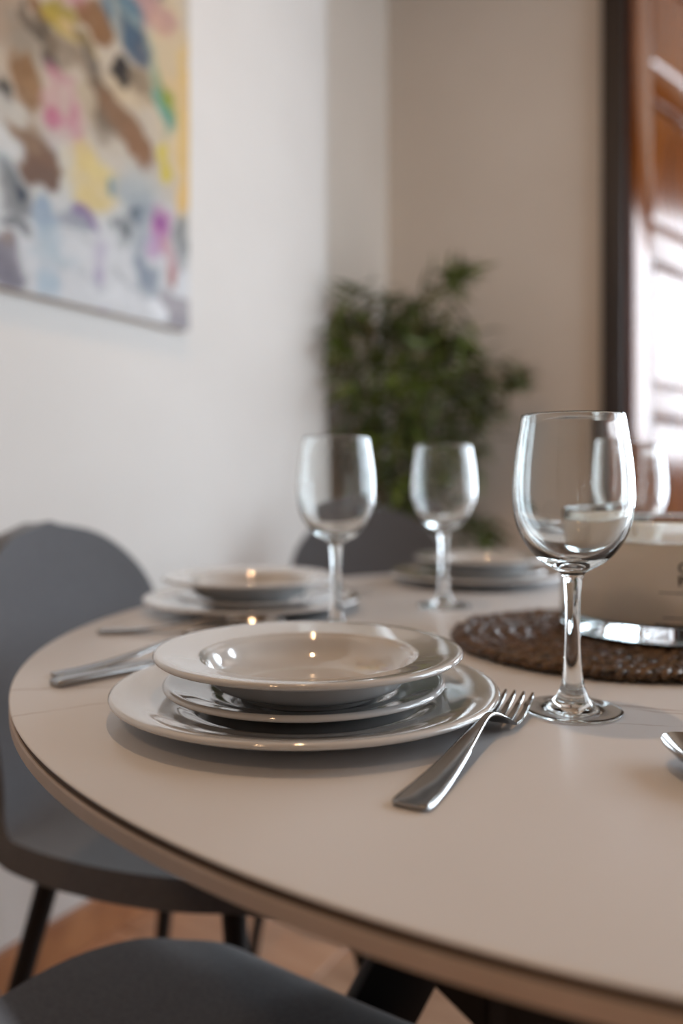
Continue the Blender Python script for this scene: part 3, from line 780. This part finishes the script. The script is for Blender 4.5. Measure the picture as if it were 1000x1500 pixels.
# ------------------------------------------------------------------ candle
CX, CY, CR = 0.3215, 0.810, 0.100
candle = thing('jar_candle', 'large cream wax candle in a thick clear glass jar standing on the woven mat', 'candle', (CX, CY, TZ+0.0136))
CH = 0.1112
gp = [(0, 0.0006), (CR*0.85, 0.0004), (CR*0.955, 0.0008), (CR*0.99, 0.0030), (CR, 0.0075), (CR, 0.02), (CR, 0.06), (CR, CH-0.004), (CR-0.0006, CH-0.0010), (CR-0.0022, CH), (CR-0.0038, CH-0.0010), (CR-0.0044, CH-0.004),
      (CR-0.0046, 0.06), (CR-0.0046, 0.022), (CR-0.0055, 0.0165), (CR-0.010, 0.0150), (CR*0.6, 0.0146), (0, 0.0145)]
b = bmesh.new(); lathe(b, gp, 128); finish('glass_jar', b, M_GLASS2, candle, angle=1.3)
wr = CR+0.0002; WT = CH-0.0205
b = bmesh.new(); lathe(b, [(0, 0.0152), (CR*0.6, 0.0153), (wr-0.006, 0.0158), (wr-0.001, 0.0172), (wr, 0.0190), (wr, WT-0.0005), (wr-0.0056, WT+0.0008), (wr-0.010, WT), (wr*0.6, WT-0.0008), (0, WT-0.0012)], 128)
finish('wax', b, M_WAX, candle, angle=1.2)
for k in range(3):
    a = PI/2+2*PI*k/3
    b = bmesh.new(); x, y = 0.042*math.cos(a), 0.042*math.sin(a)
    tube(b, [(x, y, WT-0.002), (x+0.0005, y, WT+0.005), (x+0.002, y+0.0005, WT+0.010)], [0.0012, 0.0012, 0.0010], 8)
    finish('wick', b, M_WICK, candle)
# print on the front of the jar, wrapped round the cylinder
def wrap(o, th0, z0):
    me = o.data
    for v in me.vertices:
        th = th0 + v.co.x/CR
        rr = CR + 0.0005 + v.co.z
        v.co = Vector((rr*math.sin(th), -rr*math.cos(th), z0+v.co.y))
def text(body, size, th0, z0, ext=0.00008):
    cu = bpy.data.curves.new('label_print', 'FONT'); cu.body = body; cu.size = size; cu.extrude = ext; cu.offset = size*0.022
    o = bpy.data.objects.new('label_print', cu); COL.objects.link(o)
    dg = bpy.context.evaluated_depsgraph_get(); dg.update()
    me = bpy.data.meshes.new_from_object(o.evaluated_get(dg))
    COL.objects.unlink(o); bpy.data.objects.remove(o)
    q = bpy.data.objects.new('label_print', me); link(q, candle); me.materials.clear(); me.materials.append(M_INK)
    wrap(q, th0, z0)
    return q
TH = math.radians(-15.2)
text('C', 0.0125, TH, 0.0660)
text('P', 0.0125, TH, 0.0545)
def dash_row(th0, z0, h, widths):
    b = bmesh.new(); x = 0
    for w in widths:
        nseg = max(1, int(w/0.003))
        for i in range(nseg):
            xa, xb = x+w*i/nseg, x+w*(i+1)/nseg
            for (r0) in (0,):
                q = []
                for (xx, zz) in ((xa, 0), (xb, 0), (xb, h), (xa, h)):
                    th = th0+xx/CR; rr = CR+0.0004
                    q.append(b.verts.new((rr*math.sin(th), -rr*math.cos(th), z0+zz)))
                b.faces.new(q)
        x += w+h*0.6
    return finish('fine_print', b, M_INK, candle, kind='stuff')
dash_row(math.radians(-24), 0.0475, 0.0009, (0.004, 0.005, 0.003, 0.006, 0.004))
dash_row(math.radians(-22), 0.0255, 0.0009, (0.0035, 0.004, 0.0025, 0.004))
dash_row(math.radians(-26), 0.0185, 0.0016, (0.005, 0.006, 0.004, 0.006, 0.004))

# ------------------------------------------------------------------ chairs
def chair_meshes():
    prof = smooth_curve([(0.225, 0.415), (0.232, 0.438), (0.205, 0.456), (0.12, 0.458), (0.0, 0.452), (-0.10, 0.452), (-0.165, 0.468), (-0.205, 0.515), (-0.228, 0.60), (-0.250, 0.70), (-0.268, 0.79), (-0.280, 0.848)], 4)
    n = len(prof)
    # arc length
    P = np.array(prof); sl = np.concatenate([[0], np.cumsum(np.linalg.norm(np.diff(P, axis=0), axis=1))]); tot = sl[-1]
    b = bmesh.new()
    NUc = 17
    G = []
    for i, (y, z) in enumerate(prof):
        q = sl[i]/tot
        wbase = np.interp(q, [0, 0.12, 0.30, 0.48, 0.60, 0.75, 0.90, 1.0], [0.222, 0.224, 0.225, 0.212, 0.197, 0.190, 0.187, 0.180])
        dtop = (tot-sl[i]); dfr = sl[i]
        r = 0.165
        if dtop < r: wbase *= math.sqrt(max(0.004, 1-((r-dtop)/r)**2.3))
        r = 0.20
        if dfr < r: wbase *= math.sqrt(max(0.10, 1-((r-dfr)/r)**2*0.97))
        up = np.interp(q, [0.45, 0.62, 1.0], [0, 1, 1])
        rowv = []
        for k in range(NUc):
            u = -1+2*k/(NUc-1)
            x = wbase*math.sin(u*PI/2*0.98)
            uu = (x/0.22)**2
            rowv.append(b.verts.new((x, y + up*0.050*uu, z + (1-up)*0.016*uu - (0.010*uu if q < 0.1 else 0))))
        G.append(rowv)
    for i in range(n-1):
        for k in range(NUc-1):
            b.faces.new((G[i][k], G[i][k+1], G[i+1][k+1], G[i+1][k]))
    bmesh.ops.recalc_face_normals(b, faces=b.faces[:])
    for f in b.faces: f.smooth = True
    me = bpy.data.meshes.new('upholstered_shell')
    b.to_mesh(me); b.free(); me.materials.append(M_FABRIC)
    o = bpy.data.objects.new('tmp', me); COL.objects.link(o)
    md = o.modifiers.new('s', 'SOLIDIFY'); md.thickness = 0.034; md.offset = 0.0
    md = o.modifiers.new('b', 'BEVEL'); md.width = 0.014; md.segments = 3; md.limit_method = 'ANGLE'; md.angle_limit = 0.9
    md = o.modifiers.new('u', 'SUBSURF'); md.levels = 1; md.render_levels = 1
    dg = bpy.context.evaluated_depsgraph_get(); dg.update()
    me2 = bpy.data.meshes.new_from_object(o.evaluated_get(dg)); me2.name = 'upholstered_shell'
    COL.objects.unlink(o); bpy.data.objects.remove(o)
    return me2
ME_SHELL = chair_meshes()
def leg_mesh(sx, sy):
    b = bmesh.new()
    top = Vector((sx*0.135, 0.13 if sy > 0 else -0.13, 0.432)); foot = Vector((sx*0.205, 0.205 if sy > 0 else -0.225, 0.0))
    tube(b, [top, top.lerp(foot, 0.5), foot+Vector((0, 0, 0.004)), foot], [0.0145, 0.0125, 0.0100, 0.0085], 14)
    return b
def make_chair(label, loc, face, group='grey upholstered dining chairs'):
    t = thing('dining_chair', label, 'chair', loc, heading(*face), group)
    o = bpy.data.objects.new('upholstered_shell', ME_SHELL); link(o, t)
    for sx in (-1, 1):
        for sy in (1, -1):
            finish('leg', leg_mesh(sx, sy), M_BLACK, t, angle=0.8)
    b = bmesh.new()
    add_box(b, (0, 0, 0.428), (0.30, 0.03, 0.012), None, 0.003); add_box(b, (-0.135, 0, 0.428), (0.03, 0.29, 0.012), None, 0.003); add_box(b, (0.135, 0, 0.428), (0.03, 0.29, 0.012), None, 0.003)
    finish('seat_frame', b, M_BLACK, t, angle=0.6)
    return t
make_chair('grey fabric dining chair by the white wall with rounded backrest in view', (-0.190, 1.100, 0), (0.92, -0.39))
make_chair('dark grey dining chair at the bottom left, only its shaded seat in view', (-0.118, 0.508, 0), (0.56, 0.83))
make_chair('grey dining chair at the far side of the table before the bamboo plant', (0.050, 1.72, 0), (-0.08, -1.0))

# ------------------------------------------------------------------ bamboo plant
PX, PY = 0.190, 2.52
plant = thing('potted_bamboo', 'bushy green bamboo plant in the beige corner behind the dining chair', 'plant', (PX, PY, 0))
b = bmesh.new()
lathe(b, [(0, 0), (0.115, 0), (0.125, 0.01), (0.150, 0.27), (0.152, 0.285), (0.140, 0.285), (0.136, 0.26), (0, 0.255)], 48)
finish('pot', b, M_POT, plant, angle=0.7)
b = bmesh.new(); lathe(b, [(0, 0.262), (0.05, 0.266), (0.10, 0.262), (0.136, 0.258)], 32); finish('soil', b, M_SOIL, plant)
rp = random.Random(11)
canes = []
for k in range(7):
    a = 2*PI*k/7+0.3; r = 0.035+0.03*rp.random()
    top_z = 1.15+0.33*rp.random()
    base = Vector((r*math.cos(a), r*math.sin(a), 0.25)); top = Vector((base.x*2.0-0.02, base.y*1.3, top_z))
    pts = [base, base.lerp(top, 0.35)+Vector((0.006, 0, 0)), base.lerp(top, 0.7)+Vector((-0.008, 0, 0)), top]
    pts = [Vector(p) for p in smooth_curve([tuple(p) for p in pts], 5)]
    canes.append(pts)
    b = bmesh.new(); m_ = len(pts)
    tube(b, pts, [0.0085*(1-0.6*i/m_)*(1.12 if i % 3 == 0 else 1) for i in range(m_)], 8); finish('cane', b, M_CANE, plant)
CL = [(666, 404, 12), (505, 448, 20), (494, 492, 24), (520, 478, 34), (552, 455, 32), (592, 462, 30), (652, 418, 22), (615, 452, 20), (560, 520, 42), (612, 500, 40), (650, 498, 30), (503, 525, 28), (540, 575, 42), (600, 560, 46), (640, 560, 40),
      (690, 545, 22), (700, 612, 22), (668, 520, 22), (742, 548, 24), (695, 585, 26), (580, 630, 46), (638, 620, 42), (672, 650, 28), (560, 690, 44), (610, 690, 46), (655, 690, 30), (600, 745, 42), (560, 745, 34), (708, 778, 20), (672, 775, 24), (620, 800, 30), (575, 800, 30), (640, 850, 30), (535, 640, 30),
      (600, 870, 40)]
def leaf_mesh(L, Wd, droop, seed):
    r = random.Random(seed)
    b = bmesh.new(); rows_ = []
    for i in range(7):
        t = i/6
        w = Wd*(math.sin(PI*min(1, t*0.92+0.06))**0.8)*(1-0.35*t) if i < 6 else 0.0004
        y = L*t; z = -droop*L*t*t
        rows_.append([b.verts.new((-w, y, z+w*0.35)), b.verts.new((0, y, z)), b.verts.new((w, y, z+w*0.35))])
    for A, B in zip(rows_, rows_[1:]):
        b.faces.new((A[0], A[1], B[1], B[0])); b.faces.new((A[1], A[2], B[2], B[1]))
    me = bpy.data.meshes.new('leaf'); 
    for f in b.faces: f.smooth = True
    b.to_mesh(me); b.free(); me.materials.append(M_LEAF)
    return me
LEAVES = [leaf_mesh(0.105, 0.0085, 0.25, 1), leaf_mesh(0.085, 0.0075, 0.15, 2), leaf_mesh(0.12, 0.0095, 0.4, 3)]
leaf_list = []; twigs = bmesh.new()
for (cx, cy, cr) in CL:
    depth = PY + rp.uniform(-0.10, 0.13)
    if cx < 510: depth = 2.36
    ctr = Vector(((cx-500)/F*depth, depth, CZ-(cy-HZ)/F*depth)) - Vector((PX, PY, 0))
    rad = cr/F*depth
    cane = min(canes, key=lambda c: min((p-ctr).length for p in c))
    start = min((p for p in cane if p.z < ctr.z-0.02 or p is cane[0]), key=lambda p: (p-ctr).length)
    mid = start.lerp(ctr, 0.5)+Vector((0, 0, 0.03))
    for j in range(3):
        tip = ctr + Vector((rp.gauss(0, .45), rp.gauss(0, .6), rp.gauss(0, .45)))*rad
        pts = [Vector(p) for p in smooth_curve([tuple(start), tuple(mid), tuple(tip)], 5)]
        tube(twigs, pts, [0.0022*(1-0.6*i/len(pts)) for i in range(len(pts))], 5)
    nl = int(15 + cr*cr/21)
    for j in range(nl):
        p = ctr + Vector((rp.gauss(0, .5), rp.gauss(0, .8), rp.gauss(0, .5)))*rad
        az = rp.uniform(0, 2*PI); 
        out = (p-mid); az0 = math.atan2(-out.x, out.y)
        if rp.random() < 0.65: az = az0 + rp.gauss(0, 0.8)
        pitch = rp.gauss(0.25 if cr < 30 and cy < 460 else -0.05, 0.55)
        size = rp.uniform(0.65, 1.05)
        e = Euler((pitch, rp.gauss(0, .5), az), 'XYZ')
        tipw = (e.to_matrix() @ Vector((0, 0.1*size, 0))) + p + Vector((PX, PY, 0))
        rootw = p + Vector((PX, PY, 0))
        bad = any((q.x/q.y*F+500) < 464 for q in (tipw, rootw))
        for q in (tipw, rootw):
            nq, mq = q.dot(NX), q.dot(MX)
            if (mq < M_EDGE+0.02 and nq < N_LEFT+0.012) or nq < REC+0.012 or mq > M_BACK-0.012: bad = True
        if bad: continue
        leaf_list.append((p, e, size, rp.randrange(3)))
finish('twigs', twigs, M_CANE, plant, kind='stuff')
# front-most leaves are separate parts, the rest are one mass
leaf_list.sort(key=lambda t: t[0].y)
mass = bmesh.new()
for i, (p, e, sz, k) in enumerate(leaf_list):
    if i < 300:
        o = bpy.data.objects.new('leaf', LEAVES[k]); link(o, plant); o.location = p; o.rotation_euler = e; o.scale = (sz, sz, sz)
    else:
        tmp = bmesh.new(); tmp.from_mesh(LEAVES[k])
        tmp.transform(Matrix.Translation(p) @ e.to_matrix().to_4x4() @ Matrix.Scale(sz, 4))
        me = bpy.data.meshes.new('t'); tmp.to_mesh(me); tmp.free(); mass.from_mesh(me); bpy.data.meshes.remove(me)
if len(leaf_list) > 300:
    o = finish('foliage', mass, M_LEAF, plant, kind='stuff')
print('leaves', len(leaf_list))
